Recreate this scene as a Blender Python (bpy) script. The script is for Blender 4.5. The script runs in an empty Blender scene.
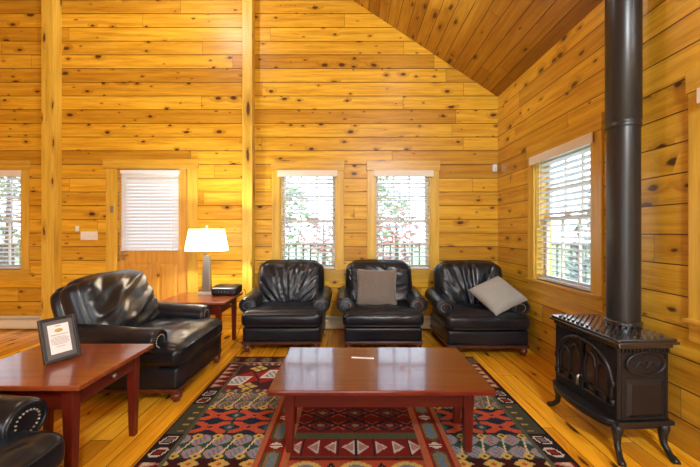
import bpy, bmesh, math, random
import numpy as np
from mathutils import Vector, Matrix, noise
PI = math.pi
scene = bpy.context.scene
COL = scene.collection
random.seed(7)

# ------------------------------------------------------------------ helpers
def link(name, me, parent=None):
    o = bpy.data.objects.new(name, me)
    COL.objects.link(o)
    if parent is not None:
        o.parent = parent
    return o

def obj(name, bm, mat, parent=None, smooth=False, bevel=0.0, seg=2, loc=None, rot=None, angle=None):
    bmesh.ops.recalc_face_normals(bm, faces=bm.faces[:])
    me = bpy.data.meshes.new(name)
    bm.to_mesh(me); bm.free()
    if mat is not None:
        me.materials.append(mat)
    if smooth:
        for p in me.polygons: p.use_smooth = True
        if angle is not None:
            try: me.set_sharp_from_angle(angle=angle)
            except Exception: pass
    o = link(name, me, parent)
    if loc is not None: o.location = loc
    if rot is not None: o.rotation_euler = rot
    if bevel > 0:
        m = o.modifiers.new('bevel', 'BEVEL')
        m.width = bevel; m.segments = seg; m.limit_method = 'ANGLE'; m.angle_limit = math.radians(40)
        m.harden_normals = False
    return o

def tag(o, label=None, cat=None, group=None, kind=None):
    if label: o['label'] = label
    if cat: o['category'] = cat
    if group: o['group'] = group
    if kind: o['kind'] = kind
    return o

def empty(name, loc=(0, 0, 0), rz=0.0):
    o = link(name, None)
    o.location = loc; o.rotation_euler = (0, 0, rz)
    o.empty_display_size = 0.1
    return o

def dup(root, loc, rz, label=None):
    r = root.copy(); COL.objects.link(r)
    r.location = loc; r.rotation_euler = (0, 0, rz)
    if label: r['label'] = label
    def rec(a, b):
        for ch in list(a.children):
            c = ch.copy(); COL.objects.link(c); c.parent = b
            rec(ch, c)
    rec(root, r)
    return r

def box(bm, x0, x1, y0, y1, z0, z1):
    vs = [bm.verts.new((x, y, z)) for z in (z0, z1) for y in (y0, y1) for x in (x0, x1)]
    for f in ((0, 2, 3, 1), (4, 5, 7, 6), (0, 1, 5, 4), (2, 6, 7, 3), (0, 4, 6, 2), (1, 3, 7, 5)):
        bm.faces.new([vs[i] for i in f])
    return bm

def B(*a):
    return box(bmesh.new(), *a)

def tube(bm, pts, r, n=8, closed=False, caps=True):
    pts = [Vector(p) for p in pts]
    N = len(pts); rings = []
    rr = r if isinstance(r, (list, tuple)) else [r] * N
    prev = None
    for i, p in enumerate(pts):
        if closed:
            t = pts[(i + 1) % N] - pts[i - 1]
        else:
            t = pts[min(i + 1, N - 1)] - pts[max(i - 1, 0)]
        if t.length < 1e-9: t = Vector((0, 0, 1))
        t.normalize()
        if prev is None:
            a = Vector((0, 0, 1)) if abs(t.z) < .9 else Vector((1, 0, 0))
            u = t.cross(a).normalized()
        else:
            u = (prev - t * prev.dot(t))
            u = u.normalized() if u.length > 1e-6 else t.orthogonal().normalized()
        prev = u
        w = t.cross(u)
        rings.append([bm.verts.new(p + (u * math.cos(2 * PI * k / n) + w * math.sin(2 * PI * k / n)) * rr[i]) for k in range(n)])
    M = N if closed else N - 1
    for i in range(M):
        a, b = rings[i], rings[(i + 1) % N]
        for k in range(n):
            bm.faces.new((a[k], a[(k + 1) % n], b[(k + 1) % n], b[k]))
    if caps and not closed:
        bm.faces.new(rings[0][::-1]); bm.faces.new(rings[-1])
    return bm

def lathe(bm, prof, n=24, cx=0, cy=0, cap=True):
    rings = []
    for r, z in prof:
        rings.append([bm.verts.new((cx + r * math.cos(2 * PI * k / n), cy + r * math.sin(2 * PI * k / n), z)) for k in range(n)])
    for a, b in zip(rings, rings[1:]):
        for k in range(n):
            bm.faces.new((a[k], a[(k + 1) % n], b[(k + 1) % n], b[k]))
    if cap:
        bm.faces.new(rings[0][::-1]); bm.faces.new(rings[-1])
    return bm

def prism(bm, pts, f0, f1):
    """extrude polygon: f0/f1 map (a,b)->xyz"""
    A = [bm.verts.new(f0(*p)) for p in pts]; Bv = [bm.verts.new(f1(*p)) for p in pts]
    n = len(pts)
    bm.faces.new(A); bm.faces.new(Bv[::-1])
    for i in range(n):
        bm.faces.new((A[i], A[(i + 1) % n], Bv[(i + 1) % n], Bv[i]))
    return bm

def taper(bm, cx, cy, w0, d0, w1, d1, z0, z1):
    """square post from z0 (w0,d0) to z1 (w1,d1)"""
    a = [bm.verts.new((cx + sx * w0 / 2, cy + sy * d0 / 2, z0)) for sx, sy in ((-1, -1), (1, -1), (1, 1), (-1, 1))]
    b = [bm.verts.new((cx + sx * w1 / 2, cy + sy * d1 / 2, z1)) for sx, sy in ((-1, -1), (1, -1), (1, 1), (-1, 1))]
    bm.faces.new(a[::-1]); bm.faces.new(b)
    for i in range(4):
        bm.faces.new((a[i], a[(i + 1) % 4], b[(i + 1) % 4], b[i]))
    return bm

def rbox(hx, hy, hz, r, n=14, fn=None):
    """rounded box surface centred on 0; fn(p, uvw)->p displaces"""
    bm = bmesh.new(); cache = {}
    def ax(h):
        m = max(3, int(n * h / max(hx, hy, hz) + 4))
        return m
    nx, ny, nz = ax(hx), ax(hy), ax(hz)
    H = Vector((hx, hy, hz)); rr = min(r, hx, hy, hz)
    def sp(i, m, h):      # cluster samples toward edges so the round is resolved
        t = -1 + 2 * i / m
        return math.sin(t * PI / 2) * .55 + t * .45
    def V(i, j, k):
        key = (i, j, k)
        if key in cache: return cache[key]
        u = Vector((sp(i, nx, hx), sp(j, ny, hy), sp(k, nz, hz)))
        q = Vector((u.x * hx, u.y * hy, u.z * hz))
        inn = Vector([max(-(H[a] - rr), min(H[a] - rr, q[a])) for a in range(3)])
        d = q - inn
        if d.length > 1e-9:
            d = d.normalized() * rr
        p = inn + d
        if fn: p = fn(p, u)
        cache[key] = bm.verts.new(p)
        return cache[key]
    for k in (0, nz):
        for i in range(nx):
            for j in range(ny):
                bm.faces.new((V(i, j, k), V(i + 1, j, k), V(i + 1, j + 1, k), V(i, j + 1, k)))
    for j in (0, ny):
        for i in range(nx):
            for k in range(nz):
                bm.faces.new((V(i, j, k), V(i + 1, j, k), V(i + 1, j, k + 1), V(i, j, k + 1)))
    for i in (0, nx):
        for j in range(ny):
            for k in range(nz):
                bm.faces.new((V(i, j, k), V(i, j + 1, k), V(i, j + 1, k + 1), V(i, j, k + 1)))
    return bm

# ------------------------------------------------------------------ materials
class NT:
    def __init__(self, name):
        self.m = bpy.data.materials.new(name); self.m.use_nodes = True
        self.t = self.m.node_tree; self.t.nodes.clear()
        self.out = self.n('ShaderNodeOutputMaterial')
    def n(self, typ, **kw):
        nd = self.t.nodes.new(typ)
        for k, v in kw.items(): setattr(nd, k, v)
        return nd
    def l(self, a, b): self.t.links.new(a, b)
    def put(self, v, sock):
        if hasattr(v, 'is_linked'): self.l(v, sock)
        else: sock.default_value = v
    def math(self, op, a, b=None, c=None, clamp=False):
        nd = self.n('ShaderNodeMath', operation=op, use_clamp=clamp)
        self.put(a, nd.inputs[0])
        if b is not None: self.put(b, nd.inputs[1])
        if c is not None: self.put(c, nd.inputs[2])
        return nd.outputs[0]
    def comb(self, x, y, z):
        nd = self.n('ShaderNodeCombineXYZ')
        for i, v in enumerate((x, y, z)): self.put(v, nd.inputs[i])
        return nd.outputs[0]
    def noise(self, vec, scale=1.0, detail=3.0, rough=.55):
        nd = self.n('ShaderNodeTexNoise')
        self.put(vec, nd.inputs['Vector'])
        nd.inputs['Scale'].default_value = scale; nd.inputs['Detail'].default_value = detail
        nd.inputs['Roughness'].default_value = rough
        return nd.outputs['Fac']
    def ramp(self, fac, stops):
        nd = self.n('ShaderNodeValToRGB')
        e = nd.color_ramp.elements
        while len(e) < len(stops): e.new(.5)
        for k, (p, c) in enumerate(stops):
            e[k].position = p; e[k].color = (*c, 1)
        self.put(fac, nd.inputs[0])
        return nd.outputs[0]
    def mix(self, fac, a, b, mode='MIX'):
        nd = self.n('ShaderNodeMix', data_type='RGBA', blend_type=mode)
        self.put(fac, nd.inputs[0])
        for v, s in ((a, nd.inputs[6]), (b, nd.inputs[7])):
            if hasattr(v, 'is_linked'): self.l(v, s)
            else: s.default_value = (*v, 1)
        return nd.outputs[2]
    def step(self, v, lo, hi):
        nd = self.n('ShaderNodeMapRange', interpolation_type='SMOOTHSTEP')
        self.put(v, nd.inputs[0]); nd.inputs[1].default_value = lo; nd.inputs[2].default_value = hi
        return nd.outputs[0]
    def pbsdf(self, color, rough=.5, metal=0.0, spec=.5, coat=0.0, bump=None, bstr=.3, bdist=.01, coat_rough=.1, sheen=0.0):
        b = self.n('ShaderNodeBsdfPrincipled')
        if hasattr(color, 'is_linked'): self.l(color, b.inputs['Base Color'])
        else: b.inputs['Base Color'].default_value = (*color, 1)
        self.put(rough, b.inputs['Roughness'])
        b.inputs['Metallic'].default_value = metal
        b.inputs['Specular IOR Level'].default_value = spec
        b.inputs['Coat Weight'].default_value = coat
        b.inputs['Coat Roughness'].default_value = coat_rough
        b.inputs['Sheen Weight'].default_value = sheen
        if bump is not None:
            bn = self.n('ShaderNodeBump')
            bn.inputs['Strength'].default_value = bstr; bn.inputs['Distance'].default_value = bdist
            self.l(bump, bn.inputs['Height']); self.l(bn.outputs[0], b.inputs['Normal'])
        self.l(b.outputs[0], self.out.inputs[0])
        return b
    def xyz(self):
        tc = self.n('ShaderNodeTexCoord'); s = self.n('ShaderNodeSeparateXYZ')
        self.l(tc.outputs['Object'], s.inputs[0])
        return tc.outputs['Object'], s.outputs[0], s.outputs[1], s.outputs[2]

def plain(name, color, rough=.5, metal=0.0, spec=.5, coat=0.0, mottled=.0, nscale=30):
    N = NT(name)
    if mottled:
        o, x, y, z = N.xyz()
        f = N.noise(o, nscale, 4)
        c = N.mix(f, tuple(v * (1 - mottled) for v in color), tuple(min(1, v * (1 + mottled)) for v in color))
        N.pbsdf(c, rough, metal, spec, coat, bump=f, bstr=.08, bdist=.002)
    else:
        N.pbsdf(color, rough, metal, spec, coat)
    return N.m

def wood(name, u, v, cols, w=None, L=2.6, knot=0.0, rough=.35, coat=0.0, spec=.5, groove=.0035, gstr=.9,
         vary=.5, grain=1.0, coat_ior=1.5, coat_rough=.1, kscale=(4.6, 9.0), groove_col=(.07, .018, .003), knot_col=(.060, .015, .005)):
    """Planks: u runs along the board, v across it. w None = one solid piece."""
    N = NT(name)
    o, x, y, z = N.xyz()
    ex = {'X': x, 'Y': y, 'Z': z, 'X+Y': N.math('ADD', x, y)}
    U, V = ex[u], ex[v]
    if w:
        vw = N.math('DIVIDE', V, w)
        row = N.math('FLOOR', vw); fr = N.math('FRACT', vw)
        wn = N.n('ShaderNodeTexWhiteNoise', noise_dimensions='1D'); N.l(row, wn.inputs['W'])
        uu = N.math('ADD', N.math('DIVIDE', U, L), N.math('MULTIPLY', wn.outputs['Value'], 37.3))
        cell = N.math('FLOOR', uu); fu = N.math('FRACT', uu)
        wn2 = N.n('ShaderNodeTexWhiteNoise', noise_dimensions='2D')
        N.l(N.comb(row, cell, 0.0), wn2.inputs['Vector'])
        idv = wn2.outputs['Value']
        edge = N.math('MULTIPLY', N.math('MINIMUM', fr, N.math('SUBTRACT', 1.0, fr)), w)
        eend = N.math('MULTIPLY', N.math('MINIMUM', fu, N.math('SUBTRACT', 1.0, fu)), L)
        flat = N.math('MULTIPLY', N.step(edge, groove * .4, groove), N.step(eend, .0006, .0022))
        ido = N.math('MULTIPLY', idv, 91.0)
    else:
        idv = .5; ido = 3.7; flat = None
    vec = N.comb(N.math('MULTIPLY', U, 1.3), N.math('MULTIPLY', V, 22.0 * grain), ido)
    kmask = None
    if knot > 0:
        kw = N.noise(N.comb(N.math('MULTIPLY', U, 14.0), N.math('MULTIPLY', V, 14.0), ido), 1.0, 2)
        kv = N.comb(N.math('ADD', N.math('MULTIPLY', U, kscale[0]), N.math('ADD', ido, N.math('MULTIPLY', kw, .07))),
                    N.math('ADD', N.math('MULTIPLY', V, kscale[1]), N.math('MULTIPLY', kw, .22)), 0.0)
        vo = N.n('ShaderNodeTexVoronoi', voronoi_dimensions='2D', feature='F1')
        N.l(kv, vo.inputs['Vector']); vo.inputs['Scale'].default_value = 1.0; vo.inputs['Randomness'].default_value = 1.0
        sc = N.n('ShaderNodeSeparateColor'); N.l(vo.outputs['Color'], sc.inputs[0])
        rad = N.math('MULTIPLY_ADD', N.math('POWER', sc.outputs[1], 2.5), .20, .052)
        on = N.math('LESS_THAN', sc.outputs[0], knot)
        dd = N.math('DIVIDE', vo.outputs['Distance'], rad)
        kmask = N.math('MULTIPLY', N.math('SUBTRACT', 1.0, N.step(dd, .55, 1.15)), on)
        halo = N.math('MULTIPLY', N.math('SUBTRACT', 1.0, N.step(dd, .8, 3.2)), on)
        vec = N.comb(N.math('MULTIPLY', U, 1.3),
                     N.math('ADD', N.math('MULTIPLY', V, 22.0 * grain), N.math('MULTIPLY', halo, 1.6)), ido)
    g1 = N.noise(vec, 1.0, 5, .62)
    g2 = N.noise(N.comb(N.math('MULTIPLY', U, 6.0), N.math('MULTIPLY', V, 190.0 * grain), ido), 1.0, 2)
    g = N.math('ADD', N.math('MULTIPLY', g1, .72), N.math('MULTIPLY', g2, .28))
    col = N.ramp(g, [(.33, cols[0]), (.5, cols[1]), (.68, cols[2])])
    if w:
        col = N.mix(1.0, col, N.ramp(idv, [(0, (1 - .45 * vary, 1 - .58 * vary, 1 - .66 * vary)), (.45, (1, 1, 1)), (1, (1 + .12 * vary, 1 + .22 * vary, 1 + .35 * vary))]), 'MULTIPLY')
    if kmask is not None:
        col = N.mix(N.math('MULTIPLY', halo, .42), col, (cols[0][0] * .62, cols[0][1] * .45, cols[0][2] * .4))
        col = N.mix(N.math('MULTIPLY', kmask, .92), col, knot_col)
    h = N.math('MULTIPLY', g, .10)
    if flat is not None:
        col = N.mix(flat, groove_col, col)
        h = N.math('ADD', h, flat)
    b = N.pbsdf(col, rough, 0, spec, coat, bump=h, bstr=gstr, bdist=.003, coat_rough=coat_rough)
    b.inputs['Coat IOR'].default_value = coat_ior
    return N.m

PINE = ((.50, .225, .014), (.72, .390, .026), (.88, .54, .056))
M = {}
M['wall'] = wood('pine_wall_boards', 'X+Y', 'Z', PINE, w=.1837, L=2.7, knot=.34, rough=.36, spec=.3, vary=.6, groove=.0056)
M['wall_satin'] = wood('pine_wall_boards_satin', 'X+Y', 'Z', PINE, w=.1837, L=2.7, knot=.36, rough=.36, vary=.5, groove=.0052, coat=1.0, coat_rough=.24, kscale=(4.0, 8.0))
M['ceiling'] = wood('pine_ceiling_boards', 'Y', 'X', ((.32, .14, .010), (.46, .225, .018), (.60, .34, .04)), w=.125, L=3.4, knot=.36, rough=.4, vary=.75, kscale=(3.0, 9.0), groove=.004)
M['floor'] = wood('pine_floor_boards', 'Y', 'X', ((.62, .235, .009), (.90, .41, .016), (.96, .54, .04)), w=.135, L=2.4, knot=.22, rough=.22, vary=.75, groove=.0028, kscale=(2.6, 8.0), coat=.3)
M['trim_v'] = wood('pine_trim_upright', 'Z', 'X+Y', ((.56, .31, .030), (.71, .44, .052), (.82, .55, .09)), knot=.12, rough=.35, kscale=(2.2, 8.0))
M['trim_h'] = wood('pine_trim_level', 'X+Y', 'Z', ((.50, .25, .022), (.65, .37, .040), (.78, .49, .07)), knot=.12, rough=.35, kscale=(2.2, 8.0))
M['post'] = wood('pine_post', 'Z', 'X+Y', ((.56, .32, .03), (.73, .47, .055), (.82, .58, .10)), knot=.5, rough=.38, kscale=(1.9, 8.0))
M['door'] = wood('pine_door', 'Z', 'X', ((.58, .27, .035), (.70, .36, .055), (.80, .46, .09)), knot=.04, rough=.32)
MAHO = ((.072, .006, .003), (.12, .012, .005), (.17, .023, .009))
M['maho_x'] = wood('cherry_wood_top', 'X', 'Y', MAHO, w=.135, L=9.0, rough=.3, spec=.15, coat=1.0, coat_ior=1.5, coat_rough=.09, vary=.35, groove=.0008, gstr=.12, groove_col=(.10, .014, .005))
M['maho_y'] = wood('cherry_wood_end_top', 'X', 'Y', ((.17, .035, .010), (.27, .060, .016), (.36, .10, .028)), w=.125, L=9.0, rough=.3, spec=.2, coat=.9, coat_ior=1.55, coat_rough=.11, vary=.35, groove=.0008, gstr=.12, groove_col=(.12, .02, .006))
M['maho'] = wood('cherry_wood', 'Z', 'X+Y', MAHO, rough=.34, coat=.15, spec=.4, gstr=.1)
M['maho_h'] = wood('cherry_wood_rail', 'X+Y', 'Z', MAHO, rough=.34, coat=.15, spec=.4, gstr=.1)
M['redwood'] = wood('stained_plinth_wood', 'X+Y', 'Z', ((.07, .012, .006), (.12, .024, .010), (.17, .042, .018)), rough=.35, gstr=.1)
M['white'] = plain('white_blind_paint', (.80, .84, .88), .45)
M['valance'] = plain('cream_valance', (.84, .77, .66), .5)
M['sash'] = plain('tan_sash_paint', (.62, .52, .42), .45)
M['plate'] = plain('cream_plastic', (.82, .78, .68), .4)
M['heater'] = plain('cream_enamel', (.78, .66, .44), .4)
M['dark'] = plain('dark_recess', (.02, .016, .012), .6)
M['brass'] = plain('brushed_nickel', (.62, .58, .50), .28, 1.0)
M['steel'] = plain('grey_steel', (.45, .45, .45), .35, 1.0)
M['nail'] = plain('pewter_nail', (.55, .50, .44), .3, 1.0)
M['iron'] = plain('cast_iron_enamel', (.011, .0105, .012), .36, 0, .45, mottled=.25, nscale=60)
M['iron_top'] = plain('cast_iron_top', (.016, .016, .018), .18, 0, .8, coat=.8)
M['pipe'] = plain('stove_pipe_black', (.018, .017, .017), .33, 0, .5)
M['black'] = plain('black_plastic', (.012, .012, .014), .35)
M['paper'] = plain('white_paper', (.86, .85, .86), .7)
M['mat'] = plain('grey_mat_board', (.13, .12, .125), .7, mottled=.15, nscale=200)
M['ink'] = plain('grey_ink', (.33, .33, .38), .8)
M['gold'] = plain('gold_ink', (.50, .38, .12), .6)
M['frame'] = plain('black_frame', (.02, .019, .02), .3, coat=.3)
M['lampbase'] = plain('brushed_grey_metal', (.36, .34, .30), .38, .6)
M['tan'] = plain('pale_stone_base', (.70, .60, .48), .5)
M['deck'] = plain('weathered_deck_wood', (.30, .26, .22), .7, mottled=.3, nscale=12)
M['railing'] = plain('grey_railing_paint', (.10, .095, .09), .6)
M['bark'] = plain('bark', (.10, .075, .055), .9, mottled=.4, nscale=9)
M['lawn'] = plain('lawn', (.16, .22, .09), .9, mottled=.4, nscale=2)
M['outer'] = plain('outside_cladding', (.35, .22, .12), .7)

def leather_mat():
    N = NT('black_leather')
    o, x, y, z = N.xyz()
    big = N.noise(o, 8, 2, .5)
    crease = N.noise(o, 24, 1, .5)
    h = N.math('ADD', N.math('MULTIPLY', big, .9), N.math('MULTIPLY', crease, .16))
    col = N.ramp(big, [(.3, (.0042, .0055, .0095)), (.55, (.0065, .0085, .014)), (.8, (.012, .013, .018))])
    r = N.math('MULTIPLY_ADD', crease, .10, .26)
    N.pbsdf(col, r, 0, .5, 0, bump=h, bstr=.20, bdist=.02)
    return N.m
M['leather'] = leather_mat()

def fabric(name, a, b, sx, sz, stripes=False):
    N = NT(name)
    o, x, y, z = N.xyz()
    f1 = N.math('SINE', N.math('MULTIPLY', x, sx)); f2 = N.math('SINE', N.math('MULTIPLY', z, sz))
    wv = N.math('MULTIPLY_ADD', N.math('MULTIPLY', f1, f2), .5, .5)
    n = N.noise(o, 60, 3)
    f = N.math('ADD', N.math('MULTIPLY', wv, .65), N.math('MULTIPLY', n, .35))
    c = N.mix(N.step(f, .3, .7), a, b)
    N.pbsdf(c, .9, 0, .2, bump=f, bstr=.5, bdist=.003, sheen=.3)
    return N.m
M['pillow_tweed'] = fabric('brown_tweed', (.105, .085, .07), (.27, .225, .185), 330, 250)
M['pillow_grey'] = fabric('oat_linen', (.30, .30, .275), (.40, .395, .36), 700, 700)

def glass_mat(name, tint=(1, 1, 1), rough=0.0, refl=.5):
    N = NT(name)
    t = N.n('ShaderNodeBsdfTransparent'); t.inputs[0].default_value = (*tint, 1)
    g = N.n('ShaderNodeBsdfGlossy'); g.inputs['Roughness'].default_value = rough
    fr = N.n('ShaderNodeFresnel'); fr.inputs[0].default_value = 1.45
    mx = N.n('ShaderNodeMixShader')
    N.l(N.math('MULTIPLY', fr.outputs[0], refl), mx.inputs[0])
    N.l(t.outputs[0], mx.inputs[1]); N.l(g.outputs[0], mx.inputs[2]); N.l(mx.outputs[0], N.out.inputs[0])
    return N.m
M['glass'] = glass_mat('window_glass', (.97, .98, .98))
M['stoveglass'] = plain('smoked_stove_glass', (.055, .030, .018), .10, 0, .7)
M['pictureglass'] = glass_mat('picture_glass', (1, 1, 1), 0, .6)

def shade_mat():
    N = NT('white_linen_shade')
    d = N.n('ShaderNodeBsdfDiffuse'); d.inputs[0].default_value = (.92, .88, .80, 1)
    t = N.n('ShaderNodeBsdfTranslucent'); t.inputs[0].default_value = (.92, .86, .74, 1)
    mx = N.n('ShaderNodeMixShader'); mx.inputs[0].default_value = .62
    N.l(d.outputs[0], mx.inputs[1]); N.l(t.outputs[0], mx.inputs[2])
    N.l(mx.outputs[0], N.out.inputs[0])
    return N.m
M['shade'] = shade_mat()

def emit(name, c, s):
    N = NT(name); e = N.n('ShaderNodeEmission'); e.inputs[0].default_value = (*c, 1); e.inputs[1].default_value = s
    N.l(e.outputs[0], N.out.inputs[0]); return N.m
M['bulb'] = emit('lit_bulb', (1, .84, .6), 30)

def leaf_mat(name, a, b):
    N = NT(name)
    o, x, y, z = N.xyz()
    c = N.mix(N.noise(o, 3.5, 2), a, b)
    d = N.n('ShaderNodeBsdfDiffuse'); N.l(c, d.inputs[0])
    t = N.n('ShaderNodeBsdfTranslucent'); N.l(c, t.inputs[0])
    mx = N.n('ShaderNodeMixShader'); mx.inputs[0].default_value = .35
    N.l(d.outputs[0], mx.inputs[1]); N.l(t.outputs[0], mx.inputs[2]); N.l(mx.outputs[0], N.out.inputs[0])
    return N.m
M['leaf_green'] = leaf_mat('green_leaves', (.12, .18, .09), (.26, .34, .20))
M['leaf_dark'] = leaf_mat('evergreen_needles', (.07, .13, .09), (.18, .25, .18))
M['leaf_red'] = leaf_mat('red_autumn_leaves', (.30, .10, .09), (.40, .20, .17))

# ------------------------------------------------------------------ camera
H = 1.30
cam = bpy.data.cameras.new('camera'); cam.sensor_width = 36; cam.lens = 17.0; cam.shift_y = -1.5 / 700
cam.clip_start = .02
co = bpy.data.objects.new('camera', cam); COL.objects.link(co)
co.location = (0, 0, H); co.rotation_euler = (PI / 2, 0, 0)
scene.camera = co

# ------------------------------------------------------------------ room shell
XR, YB, EAVE, SL = 1.98, 4.43, 3.11, .667
RIDX = -2.3; XL = RIDX - (XR - RIDX); RIDZ = EAVE + SL * (XR - RIDX); YF = -3.2; WT = .16

def wall_mesh(name, us, zs, holes, gable, to3, nrm, mat):
    bm = bmesh.new(); cache = {}
    def V(u, z):
        k = (round(u, 4), round(z, 4))
        if k not in cache: cache[k] = bm.verts.new(to3(u, z))
        return cache[k]
    us = sorted(set(us + [h[0] for h in holes] + [h[1] for h in holes]))
    zs = sorted(set(zs + [h[2] for h in holes] + [h[3] for h in holes]))
    fs = []
    for u0, u1 in zip(us, us[1:]):
        for z0, z1 in zip(zs, zs[1:]):
            uc, zc = (u0 + u1) / 2, (z0 + z1) / 2
            if any(h[0] < uc < h[1] and h[2] < zc < h[3] for h in holes): continue
            fs.append(bm.faces.new((V(u0, z0), V(u1, z0), V(u1, z1), V(u0, z1))))
    if gable:
        z1 = zs[-1]
        fs.append(bm.faces.new([V(u, z1) for u in us] + [V(*gable)]))
    r = bmesh.ops.extrude_face_region(bm, geom=fs)
    bmesh.ops.translate(bm, verts=[v for v in r['geom'] if isinstance(v, bmesh.types.BMVert)], vec=Vector(nrm) * WT)
    o = obj(name, bm, mat); tag(o, kind='structure'); return o

WB = dict(z0=.80, z1=2.12)
back_windows = [(-4.77, .76), (-.563, .76), (.71, .76)]
DX0, DX1, DZ1 = -3.115, -2.165, 2.145
holes = [(c - w / 2, c + w / 2, WB['z0'], WB['z1']) for c, w in back_windows] + [(DX0, DX1, 0.0, DZ1)]
wall_mesh('wall_back', [XL, XR], [0, EAVE], holes, (RIDX, RIDZ), lambda u, z: (u, YB, z), (0, 1, 0), M['wall'])
right_windows = [(3.11, .84), (1.38, .84)]
rh = [(c - w / 2, c + w / 2, .80, 2.10) for c, w in right_windows]
wall_mesh('wall_right', [YF, YB + WT], [0, EAVE], rh, None, lambda u, z: (XR, u, z), (1, 0, 0), M['wall_satin'])
wall_mesh('wall_left', [YF, YB + WT], [0, EAVE], [], None, lambda u, z: (XL, u, z), (-1, 0, 0), M['wall'])
# wall behind the camera, with two unseen tall windows enlarged for daylight
fw = [(-4.6, -2.6, .3, 2.4), (-1.4, .9, .3, 2.4)]
wall_mesh('wall_front', [XL, XR], [0, EAVE], fw, (RIDX, RIDZ), lambda u, z: (u, YF, z), (0, -1, 0), M['wall'])
bm = bmesh.new(); box(bm, XL - WT, XR + WT, YF - WT, YB + WT, -.12, 0)
tag(obj('floor', bm, M['floor']), kind='structure')
bm = bmesh.new()
t = .14; e = .5
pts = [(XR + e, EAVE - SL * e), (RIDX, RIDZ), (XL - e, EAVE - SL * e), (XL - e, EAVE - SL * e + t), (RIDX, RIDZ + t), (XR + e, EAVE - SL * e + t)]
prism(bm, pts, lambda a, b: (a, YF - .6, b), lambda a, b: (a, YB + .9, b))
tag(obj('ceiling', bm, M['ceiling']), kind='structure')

# timber posts on the back wall
for i, (x0, x1) in enumerate(((-4.018, -3.86), (-1.405, -1.272))):
    tag(obj('trim_%d' % (i + 1), B(x0, x1, YB - .13, YB - .0005, 0, RIDZ - SL * abs((x0 + x1) / 2 - RIDX) - .08), M['post'], bevel=.006), kind='structure')

# ------------------------------------------------------------------ windows
def window(idx, loc, rz, W, Hh, blind_label, valance_w, cw=.10, recess=.05, hdr=.134, tilt=-.30):
    """local: x right seen from inside, y outward, z up, origin = opening bottom centre on the wall face"""
    root = empty('window_%d' % idx, loc, rz); tag(root, kind='structure')
    w2 = W / 2
    bm = bmesh.new()
    box(bm, -w2 - cw, -w2 + .004, -.022, -.0005, -.02, Hh); box(bm, w2 - .004, w2 + cw, -.022, -.0005, -.02, Hh)
    obj('side_casing', bm, M['trim_v'], root, bevel=.003)
    obj('head_casing', B(-w2 - cw - .01, w2 + cw + .01, -.03, -.0005, Hh, Hh + hdr), M['trim_h'], root, bevel=.003)
    obj('sill', B(-w2 - cw - .012, w2 + cw + .012, -.045, .10, -.024, 0.0), M['trim_h'], root, bevel=.004)
    obj('apron', B(-w2 - cw, w2 + cw, -.02, -.0005, -.13, -.024), M['trim_h'], root, bevel=.003)
    bm = bmesh.new()      # jambs
    for a in ((-w2, -w2 + .018, 0, WT, 0, Hh), (w2 - .018, w2, 0, WT, 0, Hh), (-w2, w2, 0, WT, Hh - .018, Hh), (-w2, w2, .10, WT, 0, .02)): box(bm, *a)
    obj('jamb', bm, M['trim_v'], root)
    mid = Hh * .49
    for nm, y0, za, zb in (('upper_sash', .115, mid - .02, Hh - .018), ('lower_sash', .085, .005, mid + .02)):
        bm = bmesh.new(); f = .042
        xa, xb = -w2 + .018, w2 - .018
        box(bm, xa, xa + f, y0, y0 + .03, za, zb); box(bm, xb - f, xb, y0, y0 + .03, za, zb)
        box(bm, xa + f, xb - f, y0, y0 + .03, za, za + f); box(bm, xa + f, xb - f, y0, y0 + .03, zb - f, zb)
        iw = xb - xa - 2 * f
        for k in (1, 2):
            xc = xa + f + iw * k / 3
            box(bm, xc - .009, xc + .009, y0 + .004, y0 + .026, za + f, zb - f)
        zc = (za + zb) / 2
        for k in range(3):
            box(bm, xa + f + iw * k / 3 + (.009 if k else 0), xa + f + iw * (k + 1) / 3 - (.009 if k < 2 else 0), y0 + .004, y0 + .026, zc - .009, zc + .009)
        s = obj(nm, bm, M['sash'], root)
        obj('pane', B(xa + f * .6, xb - f * .6, y0 + .013, y0 + .017, za + f * .6, zb - f * .6), M['glass'], s)
    bm = bmesh.new(); tube(bm, [(-.03, .078, mid + .03), (.03, .078, mid + .03)], .012, 8)
    obj('sash_lock', bm, M['brass'], root)
    # --- blind: a thing of its own
    b = empty('window_blind', loc, rz)
    tag(b, blind_label, 'blind', 'white slatted window blinds')
    vh = .085
    obj('valance', B(-valance_w / 2, valance_w / 2, -.048, -.032, Hh - vh, Hh), M['valance'], b, bevel=.003)
    bw = W - .05; zt = Hh - .05; zb = .05; n = int((zt - zb) / .057)
    bm = bmesh.new()
    for k in range(n + 1):
        z = zb + (zt - zb) * k / n
        c, s_ = math.cos(tilt), math.sin(tilt); d = .027; cy = .036
        prism(bm, [(-d * c, -d * s_), (0, .0025), (d * c, d * s_), (d * c, d * s_ + .003), (0, .0058), (-d * c, -d * s_ + .003)],
              lambda a, q, z=z: (-bw / 2, cy + a, z + q), lambda a, q, z=z: (bw / 2, cy + a, z + q))
    obj('slats', bm, M['white'], b)
    obj('bottom_rail', B(-bw / 2, bw / 2, .012, .060, .006, .026), M['white'], b, bevel=.003)
    obj('headrail', B(-bw / 2, bw / 2, .006, .064, Hh - .048, Hh - .019), M['white'], b)
    bm = bmesh.new()
    for xx in (-bw * .38, bw * .38):
        for yy in (.0095, .0625):
            tube(bm, [(xx, yy, .02), (xx, yy, Hh - .03)], .0012, 5)
    obj('ladder_cord', bm, M['white'], b)
    bm = bmesh.new(); tube(bm, [(-bw * .44, .004, Hh - .06), (-bw * .435, .0, Hh * .5), (-bw * .437, .0, Hh * .45)], [.003, .003, .006], 6)
    obj('tilt_wand', bm, M['white'], b)
    return root

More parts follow.
